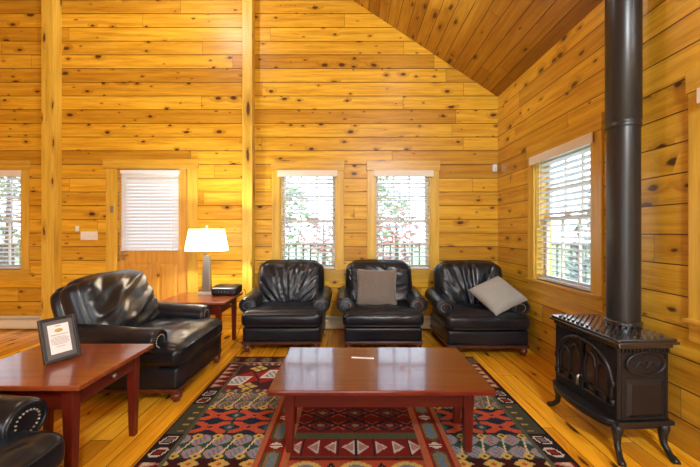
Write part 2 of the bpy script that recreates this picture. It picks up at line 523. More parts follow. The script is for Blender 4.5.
window(1, (-4.77, YB, .80), 0, .76, 1.32, 'white slatted blind in the back wall window left of the door', .80)
window(2, (-.563, YB, .80), 0, .76, 1.32, 'white slatted blind in the window above the leftmost black armchair against the back wall', .80)
window(3, (.71, YB, .80), 0, .76, 1.32, 'white slatted blind in the back window nearest the room corner', .80)
window(4, (XR, 3.11, .80), -PI / 2, .84, 1.30, 'white slatted blind in the right wall window, just behind the stove pipe', .93, cw=.115)
window(5, (XR, 1.38, .80), -PI / 2, .84, 1.30, 'white slatted blind in the right wall window at the photo edge, nearer than the stove', .93, cw=.115)
# unseen plain windows behind the camera, added to bring in more daylight
for i, (x0, x1, z0, z1) in enumerate(fw):
    root = empty('window_%d' % (6 + i), ((x0 + x1) / 2, YF, z0), PI); tag(root, kind='structure')
    w2 = (x1 - x0) / 2; h = z1 - z0
    bm = bmesh.new()
    for a in ((-w2 - .1, -w2, -.02, -.0005, -.1, h + .12), (w2, w2 + .1, -.02, -.0005, -.1, h + .12), (-w2, w2, -.02, -.0005, h, h + .12), (-w2, w2, -.02, -.0005, -.1, 0),
              (-w2, -w2 + .05, .05, .1, 0, h), (w2 - .05, w2, .05, .1, 0, h), (-.03, .03, .05, .1, .05, h - .05), (-w2 + .05, w2 - .05, .05, .1, h - .05, h), (-w2 + .05, w2 - .05, .05, .1, 0, .05)): box(bm, *a)
    obj('casing', bm, M['trim_v'], root)
    obj('pane', B(-w2 + .04, w2 - .04, .073, .077, .04, h - .04), M['glass'], root)

# ------------------------------------------------------------------ door
d = empty('door_1', ((DX0 + DX1) / 2, YB, 0)); tag(d, kind='structure')
w2 = (DX1 - DX0) / 2
bm = bmesh.new(); box(bm, -w2 - .142, -w2 + .004, -.022, -.0005, 0, DZ1); box(bm, w2 - .004, w2 + .125, -.022, -.0005, 0, DZ1)
obj('side_casing', bm, M['trim_v'], d, bevel=.003)
obj('head_casing', B(-w2 - .175, w2 + .138, -.032, -.0005, DZ1, DZ1 + .125), M['trim_h'], d, bevel=.003)
dw = w2 - .01
bm = bmesh.new()          # slab with glazed upper part
gx0, gx1, gz0, gz1 = -dw + .12, dw - .14, 1.06, 2.03
for a in ((-dw, gx0, .02, .065, .01, DZ1 - .01), (gx1, dw, .02, .065, .01, DZ1 - .01), (gx0, gx1, .02, .065, .885, gz0), (gx0, gx1, .02, .065, gz1, DZ1 - .01),
          (gx0, gx1, .02, .065, .01, .24), (-.03 + .0, .045, .02, .065, .24, .885), (gx0, gx1, .045, .06, .24, .885)): box(bm, *a)
obj('door_leaf', bm, M['door'], d, bevel=.003)
for a, b_ in ((gx0 + .02, -.05), (.065, gx1 - .02)):
    bm = bmesh.new()
    vs0 = [bm.verts.new((x, .045, z)) for x, z in ((a, .26), (b_, .26), (b_, .865), (a, .865))]
    vs1 = [bm.verts.new((x, .026, z)) for x, z in ((a + .04, .30), (b_ - .04, .30), (b_ - .04, .825), (a + .04, .825))]
    bm.faces.new(vs1)
    for i in range(4): bm.faces.new((vs0[i], vs0[(i + 1) % 4], vs1[(i + 1) % 4], vs1[i]))
    obj('raised_panel', bm, M['door'], d)
obj('pane', B(gx0 - .005, gx1 + .005, .040, .046, gz0 - .005, gz1 + .005), M['glass'], d)
def yrot(bm): bmesh.ops.rotate(bm, verts=bm.verts[:], cent=(0, 0, 0), matrix=Matrix.Rotation(-PI / 2, 3, 'X')); return bm
bm = bmesh.new(); tube(bm, [(-dw + .045, .02, 1.31), (-dw + .045, -.004, 1.31)], .028, 16); tube(bm, [(-dw + .045, -.004, 1.31), (-dw + .045, -.022, 1.31)], .012, 10)
obj('deadbolt', bm, M['brass'], d, smooth=True, angle=.6)
bm = bmesh.new(); box(bm, -dw + .02, -dw + .075, .010, .0205, .92, 1.06); tube(bm, [(-dw + .047, .012, 1.0), (-dw + .047, -.035, 1.0), (-dw + .06, -.042, 1.0), (-dw + .155, -.042, .995)], .010, 10)
obj('lever_handle', bm, M['brass'], d, smooth=True, angle=.6)
for zz in (.3, 1.1, 1.9):
    bm = bmesh.new(); tube(bm, [(dw + .004, .012, zz), (dw + .004, .012, zz + .1)], .008, 8); obj('hinge', bm, M['brass'], d)
obj('door_latch', B(-w2 - .075, -w2 - .035, -.036, -.0225, 1.56, 1.65), M['steel'], d, bevel=.003)
# door blind, slats closed
b = empty('door_blind', (-2.674, YB, 1.05)); tag(b, 'white blind with closed slats hanging on the pine door', 'blind')
bw = .772; hh = 1.073
obj('headrail', B(-bw / 2, bw / 2, -.032, .018, hh - .045, hh), M['white'], b, bevel=.003)
bm = bmesh.new()
n = 22
for k in range(n):
    z = .05 + (hh - .12) * k / (n - 1); c, s_ = .027 * math.cos(1.2), .027 * math.sin(1.2); cy = -.010
    prism(bm, [(-c, -s_), (-.003, .001), (c, s_), (c + .002, s_), (.001, .001), (-c + .002, -s_)],
          lambda a, q, z=z: (-bw / 2 + .006, cy + a, z + q), lambda a, q, z=z: (bw / 2 - .006, cy + a, z + q))
obj('slats', bm, M['white'], b)
obj('bottom_rail', B(-bw / 2 + .004, bw / 2 - .004, -.03, .012, .0, .02), M['white'], b, bevel=.003)
bm = bmesh.new()
for xx in (-.30, 0, .30): tube(bm, [(xx, -.0335, .01), (xx, -.0335, hh - .03)], .0014, 5)
obj('ladder_cord', bm, M['white'], b)

# ------------------------------------------------------------------ wall fittings
s = empty('light_switch', (-3.492, YB, 1.25)); tag(s, 'cream four gang light switch plate on the wall left of the door', 'light switch')
obj('plate', B(-.114, .114, -.008, -.0003, -.057, .057), M['plate'], s, bevel=.003)
for k in range(4):
    obj('toggle', B(-.085 + .0545 * k, -.074 + .0545 * k, -.018, -.0082, -.012, .012), M['white'], s)
    bm = bmesh.new()
tag(obj('thermostat', B(-.018, .018, -.022, -.0003, -.037, .037), M['white'], bevel=.004, loc=(-3.648, YB, 1.345)), 'small white upright control box above the light switch plate', 'thermostat')
sn = empty('motion_sensor', (1.925, YB, 2.15)); tag(sn, 'small white motion sensor high in the room corner', 'sensor')
obj('sensor_body', B(-.028, .028, -.045, -.0003, -.05, .05), M['white'], sn, bevel=.008)
bm = bmesh.new(); tube(bm, [(0, -.0452, -.012), (0, -.050, -.012)], .014, 12); obj('lens', bm, M['plate'], sn)

def heater(x0, x1, label):
    h = empty('baseboard_heater', ((x0 + x1) / 2, YB, .02)); tag(h, label, 'heater', 'baseboard heaters along the back wall')
    w2 = (x1 - x0) / 2
    bm = bmesh.new(); prism(bm, [(-.0005, 0), (-.055, .0), (-.065, .03), (-.065, .115), (-.045, .118), (-.045, .03), (-.0005, .02)], lambda a, q: (-w2, a, q), lambda a, q: (w2, a, q))
    obj('front_panel', bm, M['heater'], h)
    bm = bmesh.new(); prism(bm, [(-.0005, .02), (-.0005, .165), (-.05, .165), (-.062, .150), (-.058, .146), (-.045, .156), (-.012, .15), (-.012, .02)], lambda a, q: (-w2, a, q), lambda a, q: (w2, a, q))
    obj('top_cover', bm, M['heater'], h)
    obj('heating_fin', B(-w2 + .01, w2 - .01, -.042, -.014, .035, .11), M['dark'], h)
    for sx in (-1, 1):
        obj('end_cap', B(min(sx * w2, sx * (w2 + .035)), max(sx * w2, sx * (w2 + .035)), -.067, -.0005, 0, .167), M['heater'], h)
heater(-6.3, -4.10, 'cream baseboard heater at floor level on the left of the back wall')
heater(-1.05, 1.55, 'long cream baseboard heater behind the row of armchairs')

# ------------------------------------------------------------------ rug
def rug():
    x0, x1, y0, y1 = -1.19, 1.27, .10, 3.425
    cs = .0085
    nx, ny = int((x1 - x0) / cs), int((y1 - y0) / cs)
    X = x0 + (np.arange(nx) + .5) * (x1 - x0) / nx; Y = y0 + (np.arange(ny) + .5) * (y1 - y0) / ny
    X, Y = np.meshgrid(X, Y)              # ny,nx
    def hexc(h): 
        h = h.lstrip('#'); c = np.array([int(h[i:i + 2], 16) / 255 for i in (0, 2, 4)])
        return np.where(c <= .04045, c / 12.92, ((c + .055) / 1.055) ** 2.4)
    dark, maroon, red, orange = hexc('241c22'), hexc('4a1c22'), hexc('8a2018'), hexc('bf5233')
    navy, teal, sage, yellow = hexc('1d2940'), hexc('2c5a55'), hexc('6b7058'), hexc('c9ab58')
    lav, white, tan, pink = hexc('97858c'), hexc('d2c3b6'), hexc('8a6a42'), hexc('b07f78')
    olive, cream, blue = hexc('4d4e34'), hexc('dcc79a'), hexc('7f96a8')
    C = np.zeros((ny, nx, 3)); C[:] = maroon
    def put(m, c): C[m] = c
    cx = .035; ax = np.abs(X - cx); sgn = np.sign(X - cx)
    def rep(v, p): return (v / p - np.floor(v / p) - .5) * p
    def dia(u, v, a, b): return np.abs(u) / a + np.abs(v) / b < 1
    def bandY(a, b): return (Y >= a) & (Y < b)
    side = (ax >= .58) & (ax < 1.09)
    xs = ax - .835                        # -.255 .. .255 across side panel
    def leaf_band(a, b, ground, c1, c2, vein):
        m = side & bandY(a, b); put(m, ground); mid = (a + b) / 2; hb = (b - a) / 2
        p = .128; u = rep(X - cx, p)
        put(m & (np.abs(Y - mid) > hb - .010), dark)
        for sg, col in ((-1, c1), (1, c2)):
            v = (Y - mid - sg * hb * .47); uu = u - v * .25
            w = .062 * np.clip(1 - (np.abs(v) / (hb * .48)) ** 1.7, 0, 1)
            put(m & (np.abs(uu) < w), vein * .75 + lav * .25)
            put(m & (np.abs(uu) < w - .007), col)
            put(m & (np.abs(uu) < w * .55), c1 if sg > 0 else c2)
            put(m & (np.abs(uu) < w * .5) & (np.abs(rep(uu, .012)) < .002), c2 * .6)
            put(m & (np.abs(uu) < .004) & (np.abs(v) < hb * .36), pink)
        d = np.abs(rep(X - cx + .064, p) - (Y - mid) * .30)
        put(m & (d < .005) & (np.abs(Y - mid) < hb * .75), cream)
        for sg in (-1, 1):
            q = rep(X - cx + .064 - sg * hb * .24, p)
            put(m & dia(q, Y - mid - sg * hb * .78, .036, .036), yellow)
            put(m & dia(q, Y - mid - sg * hb * .78, .013, .013), olive)
    def cross_band(a, b):
        m = side & bandY(a, b); put(m, navy); mid = (a + b) / 2; hb = (b - a) / 2
        for rowc in (mid - hb * .5, mid + hb * .5):
            for k in (-1, 1):
                u = xs - k * .128 ; v = Y - rowc
                arm = (np.abs(np.abs(u) * .55 - np.abs(v)) < .022 + .10 * np.abs(u) * .5) & (np.abs(u) < .118) & (np.abs(v) < hb * .44)
                core = dia(u, v, .06, .035)
                put(m & (arm | core), orange)
                put(m & dia(u, v, .02, .012), navy)
            put(m & dia(xs, Y - rowc, .035, .05), teal); put(m & dia(xs, Y - rowc, .015, .02), lav)
            for k in (-1, 1): put(m & dia(xs - k * .255, Y - rowc, .03, .05), teal)
        put(m & (np.abs(Y - mid) < .006), navy)
    def med_band(a, b):
        m = side & bandY(a, b); put(m, maroon * .75 + dark * .25); mid = (a + b) / 2; hb = (b - a) / 2
        for k, ccx in ((0, -.10), (1, .17)):
            u, v = xs - ccx, Y - mid - (.05 if k == 0 else -.08)
            s_ = u + v * .35
            put(m & (np.abs(s_) + np.abs(v) * .9 < .17), red); put(m & (np.abs(s_) + np.abs(v) * .9 < .19) & ~(np.abs(s_) + np.abs(v) * .9 < .17), dark)
            q = (np.abs(s_) < .075) & (np.abs(v) < .085)
            put(m & q, white)
            put(m & (np.abs(s_) < .055) & (np.abs(v) < .065) & (np.abs(rep(s_ + v, .045)) < .011), blue)
            put(m & (np.abs(s_) < .055) & (np.abs(v) < .065) & (np.abs(rep(s_ - v, .045)) < .008), blue * .6)
        for ccx, vv in ((.06, .17), (.06, -.19), (-.22, -.2), (-.22, .2)):
            u, v = xs - ccx, Y - mid - vv
            fl = dia(u, v, .085, .07)
            put(m & fl, yellow); put(m & fl & (np.abs(np.abs(u) - np.abs(v) * 1.2) < .011), olive)
        put(m & (np.abs(np.abs(Y - mid) - hb + .02) < .02), olive)
        put(m & (np.abs(np.abs(Y - mid) - hb + .02) < .02) & (np.abs(rep(X, .06)) < .012), pink)
    P = 1.365
    for off in (-2 * P, -P, 0, P):
        leaf_band(1.877 + off, 2.117 + off, teal * .75, lav * 1.05, blue * .75 + lav * .25, pink)
        cross_band(2.117 + off, 2.401 + off)
        leaf_band(2.401 + off, 2.67 + off, sage * .7, lav * .9, sage, pink)
        med_band(2.67 + off, 3.242 + off)
    # central red field
    f = ax < .385
    put(f, red * .62)
    for off in (-2.184, -1.638, -1.092, -.546, 0, .546, 1.092):
        a = 2.128 + off
        m = f & bandY(a, a + .31); put(m, red * .55)
        for r in (.08, .23):
            u = rep(X - cx + .115, .23); v = Y - a - r
            dd = np.abs(u) / .085 + np.abs(v) / .062
            put(m & (dd < 1.25), dark); put(m & (dd < .92), red * .8); put(m & (dd < .62), dark); put(m & (dd < .38), tan)
            u2 = rep(X - cx, .23)
            zig = np.abs(np.abs(u2) * .75 - np.abs(v) - .005)
            put(m & (zig < .010) & (np.abs(u2) < .07) & (np.abs(v) < .06), dark)
            put(m & (np.abs(zig - .02) < .006) & (np.abs(u2) < .05) & (np.abs(v) < .06), orange * .7)
        put(f & bandY(a - .062, a), olive)
        m = f & bandY(a - .225, a - .062); put(m, red * .75)
        v = Y - (a - .1435); p = .105
        k = np.floor((X - cx) / p); u = (X - cx) - k * p
        u = np.where(X > cx, u, p - u)
        tri = (np.abs(v) < .062 * (1 - np.abs(u - .012) / .07)) & (u > .012) & (u < .085)
        put(m & tri, white * .85); put(m & tri & (np.abs(v) < .04 * (1 - np.abs(u - .012) / .06)) & (u > .02), pink * .9)
        put(m & (u < .006), dark)
        put(f & bandY(a - .236, a - .225), olive)
    # yellow flower band in the field, just in front of the red panels
    m = (ax < .585) & bandY(1.66, 1.872); put(m, orange * .75)
    u = rep(X - cx + .14, .28); v = Y - 1.766
    put(m & (u ** 2 / .011 + v ** 2 / .0085 < 1), yellow); put(m & (u ** 2 / .006 + v ** 2 / .0045 < 1), blue * .6); put(m & dia(u, v, .045, .05), red)
    u = rep(X - cx, .28); put(m & dia(u, v, .05, .09), dark); put(m & dia(u, v, .025, .05), cream)
    ms = side & bandY(1.66, 1.877); u = rep(X - cx, .17); put(ms, maroon * .6); put(ms & dia(u, Y - 1.84, .06, .045), yellow)
    put(ms & dia(u, Y - 1.84, .02, .016), orange)
    # tan stripes between field and side panels
    m = (ax >= .385) & (ax < .58); put(m, red * .8)
    put(m & (np.abs(ax - .4825) > .062), tan * .6 + orange * .4)
    put(m & (np.abs(np.abs(ax - .4825) - .066) < .007), orange)
    v = rep(Y - 2.0, .30); u = ax - .4825
    hx = (np.abs(u) < .05) & (np.abs(v) + np.abs(u) * .7 < .115)
    put(m & hx, olive); put(m & (np.abs(u) < .036) & (np.abs(v) + np.abs(u) * .7 < .095), tan); put(m & (np.abs(u) < .02) & (np.abs(v) < .07), blue * .6)
    vv = rep(Y - 2.0 + .15, .30); put(m & (np.abs(u) < .05 - np.abs(vv) * 1.5 + .0) & (np.abs(vv) < .028) & (np.abs(vv) > .004), white)
    # outer border
    m = ax >= .0
    m = ax >= 1.09; put(m, dark)
    yy = np.mod(Y - 1.877, P); u = ax - 1.158
    put(m & ((yy > .24) & (yy < .60)), sage * .35 + dark * .4)
    for k, yc in enumerate((.06, .175, .66, .77)):
        v = yy - yc; su = u + v * .3
        put(m & (np.abs(su) < .042) & (np.abs(v) < .040) & (np.abs(su) + np.abs(v) < .064), white)
        put(m & (np.abs(su) < .030) & (np.abs(v) < .027), dark)
        put(m & (np.abs(su) < .021) & (np.abs(v) < .018), red if k % 2 == 0 else lav * .6)
    dash = m & (yy > .26) & (yy < .58) & (np.abs(rep(yy, .075)) < .009) & (np.abs(u + .02) < .022)
    put(dash, yellow * .7)
    tr = m & (yy > .86) & (yy < 1.34); v = rep(yy - .86, .085)
    put(tr, red * .5); put(tr & (np.abs(v) * 1.3 < (u + .06) * .5) & (u < .045), pink); put(tr & (np.abs(v) * 1.6 < (u + .03) * .5) & (u < .035), cream * .9)
    put((ax >= 1.075) & (ax < 1.095), sage * .6)
    put((ax >= 1.215), dark * .6)
    # end band
    m = (Y > 3.26) ; put(m, maroon * .7)
    u = rep(X - cx, .16); v = Y - 3.335
    o1 = (u / .055) ** 2 + (v / .062) ** 2 < 1; put(m & o1, olive * 1.25); o2 = (u / .032) ** 2 + (v / .038) ** 2 < 1; put(m & o2, tan); put(m & dia(u, v, .014, .02), dark)
    put((Y > 3.255) & (Y < 3.27), pink); put(Y > 3.405, red * .5)
    # woven wear
    rng = np.random.default_rng(3)
    C *= (.86 + .28 * rng.random((ny, nx, 1)))
    C = C * .78
    # --- mesh
    th = .009
    vx = np.linspace(x0, x1, nx + 1); vy = np.linspace(y0, y1, ny + 1)
    gx, gy = np.meshgrid(vx, vy)
    gz = np.full_like(gx, th)
    top = np.stack([gx, gy, gz], -1).reshape(-1, 3)
    W = nx + 1
    j, i = np.meshgrid(np.arange(ny), np.arange(nx), indexing='ij')
    q = np.stack([j * W + i, j * W + i + 1, (j + 1) * W + i + 1, (j + 1) * W + i], -1).reshape(-1, 4)
    base = len(top)
    bot = np.array([(x0, y0, .001), (x1, y0, .001), (x1, y1, .001), (x0, y1, .001)])
    verts = np.concatenate([top, bot])
    faces = [tuple(r) for r in q.tolist()]
    c00, c10, c11, c01 = 0, nx, ny * W + nx, ny * W
    extra = [(base, base + 3, base + 2, base + 1),
             tuple([base, base + 1] + [k for k in range(nx, -1, -1)]),
             tuple([base + 2, base + 3] + [ny * W + k for k in range(0, nx + 1)]),
             tuple([base + 1, base + 2] + [k * W + nx for k in range(ny, -1, -1)]),
             tuple([base + 3, base] + [k * W for k in range(0, ny + 1)])]
    me = bpy.data.meshes.new('area_rug'); me.from_pydata(verts.tolist(), [], faces + extra); me.update()
    ca = me.color_attributes.new('weave', 'FLOAT_COLOR', 'CORNER')
    col = np.ones((len(me.loops), 4), dtype=np.float32)
    nf = len(faces)
    col[:nf * 4, :3] = np.repeat(C.reshape(-1, 3), 4, axis=0)
    col[nf * 4:, :3] = maroon * .6
    ca.data.foreach_set('color', col.ravel())
    N = NT('kilim_wool')
    at = N.n('ShaderNodeVertexColor'); at.layer_name = 'weave'
    o, x, y, z = N.xyz()
    h = N.math('ADD', N.math('SINE', N.math('MULTIPLY', y, 900.0)), N.noise(o, 180, 2))
    N.pbsdf(at.outputs[0], .92, 0, .15, bump=h, bstr=.15, bdist=.002)
    me.materials.append(N.m)
    o = link('area_rug', me)
    tag(o, 'multicoloured kilim rug with geometric bands on the pine floor', 'rug')
rug()

# ------------------------------------------------------------------ leather armchairs
def ridge(x): return 1 - abs(2 * x)
def make_chair(loc, rz, label, seed=1, e=0.0, style='radial', sag=0.0, tilt=11):
    root = empty('armchair', loc, rz)
    tag(root, label, 'armchair', 'black leather armchairs')
    L = M['leather']
    for sx, sy in ((-1, -.395), (1, -.395), (-1, .33 + e), (1, .33 + e)):
        bm = bmesh.new(); lathe(bm, [(.018, .002), (.024, .006), (.026, .016), (.022, .024), (.034, .032), (.044, .048), (.042, .062), (.030, .070), (.040, .076), (.046, .088)], 18, sx * .375, sy)
        obj('foot', bm, M['redwood'], root, smooth=True)
    obj('plinth', B(-.425, .425, -.430, .365 + e, .088, .112), M['redwood'], root, bevel=.004)
    bm = bmesh.new(); tube(bm, [(-.425, -.432, .117), (.425, -.432, .117)], .005, 8)
    obj('piping', bm, L, root)
    def fb(p, u):
        return p + Vector((0, -.006 * (1 - u.x ** 2) * (1 if u.y < 0 else 0), .0)) + Vector((0, 0, 0))
    bm = rbox(.42, (.79 + e) / 2, .077, .016, 16, fb); bmesh.ops.translate(bm, verts=bm.verts[:], vec=(0, -.425 + (.79 + e) / 2, .19))
    obj('seat_base', bm, L, root, smooth=True)
    # seat cushion
    def fs(p, u):
        top = max(0, u.z)
        b = (1 - u.x ** 4) * (1 - u.y ** 4)
        q = Vector((p.x * 5, p.y * 5, seed * 7.1))
        w = noise.noise(q) * .010 + ridge(noise.noise(Vector((p.x * 9 + p.y * 4, p.y * 16, seed * 3.3)))) * .006
        z = (.030 * b + w) * top - (.02 * b) * (1 if u.z < 0 else 0) * .2
        y = -.018 * (1 - u.z ** 2) * (1 - u.x ** 4) * max(0, -u.y) + noise.noise(Vector((p.x * 7, p.z * 8, seed))) * .005 * max(0, -u.y)
        return p + Vector((.012 * (1 - u.z ** 2) * u.x * (abs(u.x) > .9), y, z - .008 * top))
    hy = (.60 + e) / 2
    bm = rbox(.43, hy, .090, .058, 44, fs); bmesh.ops.translate(bm, verts=bm.verts[:], vec=(0, -.445 + hy, .354))
    c = obj('seat_cushion', bm, L, root, smooth=True)
    bm = bmesh.new()
    for zz in (.297, .411):
        pts = [(x, -.455 - .012 * (1 - (x / .42) ** 4), zz) for x in np.linspace(-.375, .375, 15)]
        tube(bm, pts, .005, 6)
    obj('cushion_welt', bm, L, c)
    # backrest shell + cushion, both leaning back
    tl = math.radians(-tilt)
    def fsh(p, u):
        k = 1 - .16 * max(0, u.z) ** 5
        return Vector((p.x * k, p.y, p.z + .012 * (1 - u.x ** 2) * max(0, u.z)))
    bm = rbox(.395, .060, .365, .06, 22, fsh)
    bmesh.ops.rotate(bm, verts=bm.verts[:], cent=(0, 0, 0), matrix=Matrix.Rotation(tl, 3, 'X'))
    bmesh.ops.translate(bm, verts=bm.verts[:], vec=(0, .268 + e, .515))
    obj('backrest', bm, L, root, smooth=True)
    def fc(p, u):
        k = 1 - .11 * max(0, u.z) ** 6 - .02 * abs(u.z)
        front = max(0, -u.y)
        b = (1 - u.x ** 4) * (1 - u.z ** 4)
        dx, dz = p.x, p.z + .36
        th = math.atan2(dx, dz); r = math.hypot(dx, dz)
        if style == 'radial':
            wv = ridge(noise.noise(Vector((th * 9.0 + seed, r * 2.2, seed * 2.7)))) * .027 + ridge(noise.noise(Vector((th * 17, r * 6, seed)))) * .009
        elif style == 'drape':
            s_ = p.x * .8 + p.z * .5; t_ = -p.x * .4 + p.z
            wv = ridge(noise.noise(Vector((s_ * 3.2, t_ * 9, seed * 2.7)))) * .034 + ridge(noise.noise(Vector((s_ * 5, t_ * 21, seed * 1.3)))) * .011
        else:
            s_ = p.x * (.5 if p.x < .1 else -.3) + p.z
            wv = ridge(noise.noise(Vector((s_ * 10, p.x * 2.5, seed * 2.7)))) * .022 + ridge(noise.noise(Vector((s_ * 20, p.x * 5, seed)))) * .008
        m = min(1.0, 3.0 * (1 - abs(u.x)) ** .8 + .15) * min(1.0, 2.4 * (1 - abs(u.z)) + .1)
        y = -.045 * b * front - wv * m * (front > .6) + sag * 0
        return Vector((p.x * k, p.y + y, p.z + .018 * (1 - u.x ** 2) * max(0, u.z) + noise.noise(Vector((p.x * 4, seed * 5, 0))) * .010 * max(0, u.z)))
    bm = rbox(.418, .105, .300, .092, 60, fc)
    bmesh.ops.rotate(bm, verts=bm.verts[:], cent=(0, 0, 0), matrix=Matrix.Rotation(tl, 3, 'X'))
    bmesh.ops.translate(bm, verts=bm.verts[:], vec=(0, .172 + e, .640))
    obj('back_cushion', bm, L, root, smooth=True)
    # rolled arms
    cxr, czr, R, RZ, yfr = .410, .480, .104, .088, -.285
    prof = [(.318, .115), (.316, .25), (.312, .38), (.307, .44)]
    for k in range(0, 19):
        a = math.radians(180 - 280 * k / 18)
        prof.append((cxr + R * math.cos(a), czr + RZ * math.sin(a)))
    prof += [(.420, .372), (.418, .345), (.418, .25), (.418, .115)]
    cpx = sum(p[0] for p in prof) / len(prof); cpz = .40
    yb = .25 + e
    ys = [(yfr, .90), (yfr + .003, .955), (yfr + .012, .99), (yfr + .027, 1.0)] + [(y, 1.0) for y in np.linspace(yfr + .05, yb, 14)]
    def rise(y): return .050 * (max(0, y - yfr) / (.56 + e)) ** 1.2
    for sx in (-1, 1):
        bm = bmesh.new(); rings = []
        for y, sc in ys:
            ring = []
            for (px, pz) in prof:
                x = cpx + (px - cpx) * (sc if pz > .2 else 1); z = pz if pz < .2 else cpz + (pz - cpz) * sc
                up = max(0, min(1, (pz - .2) / .25))
                w = noise.noise(Vector((px * 9, y * 9, sx * 4 + seed))) * .006 * up
                ring.append(bm.verts.new((sx * (x + w * .5), y, z + rise(y) * up + w)))
            rings.append(ring)
        n = len(prof)
        for a, b in zip(rings, rings[1:]):
            for k in range(n):
                bm.faces.new((a[k], a[(k + 1) % n], b[(k + 1) % n], b[k]))
        bm.faces.new(rings[0]); bm.faces.new(rings[-1][::-1])
        arm = obj('arm', bm, L, root, smooth=True, angle=1.0)
        # scroll welt and pewter nails on the arm front
        bm = bmesh.new()
        def sc_(rr, a): return (sx * (cxr - .006 + rr * R * math.cos(a)), yfr - .001, czr - .004 + rr * RZ * math.sin(a))
        pts = [(sx * .326, yfr - .001, .30), (sx * .324, yfr - .001, .42)] + [sc_(.84, math.radians(180 - 262 * k / 20)) for k in range(21)] + [(sx * .404, yfr - .001, .38), (sx * .402, yfr - .001, .30)]
        tube(bm, pts, .0055, 7)
        obj('scroll_welt', bm, L, arm, smooth=True)
        bm = bmesh.new()
        path = [Vector((sx * .346, yfr - .003, .32)), Vector((sx * .350, yfr - .003, .44))] + [Vector(sc_(.52, math.radians(180 - 250 * k / 16))) + Vector((0, -.002, 0)) for k in range(17)] + [Vector((sx * .388, yfr - .003, .40)), Vector((sx * .384, yfr - .003, .32))]
        acc = 0
        for a, b in zip(path, path[1:]):
            d = (b - a).length
            while acc < d:
                p = a + (b - a) * (acc / d)
                bmesh.ops.create_icosphere(bm, subdivisions=1, radius=.0055, matrix=Matrix.Translation(p))
                acc += .0165
            acc -= d
        obj('nailhead_trim', bm, M['nail'], arm, smooth=True)
    return root

make_chair((-.74, 3.985, 0), 0, 'black leather armchair with nothing on it, in the back wall row beside the lamp table', 3, 0, 'radial')
make_chair((.36, 3.985, 0), 0, 'black leather armchair with the brown tweed pillow on its seat', 11, 0, 'cross')
make_chair((1.445, 3.87, 0), 0, 'black leather armchair in the room corner with the pale grey pillow', 5, 0, 'radial')
make_chair((-1.725, 2.91, 0), PI / 2, 'black leather armchair side on in front of the door, between the two side tables', 8, .18, 'drape', tilt=21)
make_chair((-1.69, 1.035, 0), PI / 2, 'black leather armchair cut off at the lower left, only arm and seat front in view', 4, .14, 'drape', tilt=17)

# ------------------------------------------------------------------ pillows
def pillow(name, w, h, t, mat, seed):
    bm = bmesh.new(); n = 22; cache = {}
    def P(i, j, s):
        u, v = -1 + 2 * i / n, -1 + 2 * j / n
        edge = i in (0, n) or j in (0, n)
        k = (i, j, 0 if edge else s)
        if k in cache: return cache[k]
        pin = 1 - .07 * (1 - v * v) * abs(u) ** 3
        piz = 1 - .07 * (1 - u * u) * abs(v) ** 3
        th = t / 2 * ((1 - u ** 4) * (1 - v ** 4)) ** .55
        wv = noise.noise(Vector((u * 2.2, v * 2.2, seed + s * 3))) * .012 * (1 - u ** 4) * (1 - v ** 4)
        cache[k] = bm.verts.new((u * w / 2 * pin, s * th + wv, v * h / 2 * piz)); return cache[k]
    for s in (-1, 1):
        for i in range(n):
            for j in range(n):
                bm.faces.new((P(i, j, s), P(i + 1, j, s), P(i + 1, j + 1, s), P(i, j + 1, s)))
    return obj(name, bm, mat, smooth=True)
p = pillow('throw_pillow', .48, .44, .12, M['pillow_tweed'], 2)
p.location = (.312, 3.865, .645); p.rotation_euler = (math.radians(-13), math.radians(1.5), 0)
tag(p, 'square brown tweed throw pillow upright against the middle armchair back', 'pillow')
p = pillow('throw_pillow', .44, .44, .15, M['pillow_grey'], 6)
p.location = (1.630, 3.66, .605); p.rotation_euler = (Matrix.Rotation(math.radians(-20), 3, 'Z') @ Matrix.Rotation(math.radians(5), 3, 'Y') @ Matrix.Rotation(math.radians(-54), 3, 'X') @ Matrix.Rotation(math.radians(47), 3, 'Y')).to_euler()
tag(p, 'pale grey throw pillow slumped over the arm of the corner armchair', 'pillow')

# ------------------------------------------------------------------ tables
t = empty('coffee_table', (.17, 2.095, 0)); tag(t, 'long cherry-red wooden coffee table standing on the rug', 'coffee table')
obj('tabletop', B(-.612, .612, -.335, .335, .425, .453), M['maho_x'], t, bevel=.007, seg=3)
bm = bmesh.new()
for a in ((-.53, .53, -.160, -.138, .275, .4248), (-.53, .53, .138, .160, .275, .4248), (-.53, -.508, -.138, .138, .275, .4248), (.508, .53, -.138, .138, .275, .4248)): box(bm, *a)
obj('apron', bm, M['maho_h'], t)
for sx in (-1, 1):
    for sy in (-1, 1):
        bm = taper(bmesh.new(), sx * (.523 if sy < 0 else .553), sy * .145, .040, .040, .068, .068, .010, .4246)
        obj('leg', bm, M['maho'], t, bevel=.004)
tag(obj('paper_strip', B(-.075, .075, -.008, .008, 0, .003), M['paper'], loc=(.085, 2.22, .4533), rot=(0, 0, -.12)), 'slim white strip of paper lying on the coffee table', 'paper')

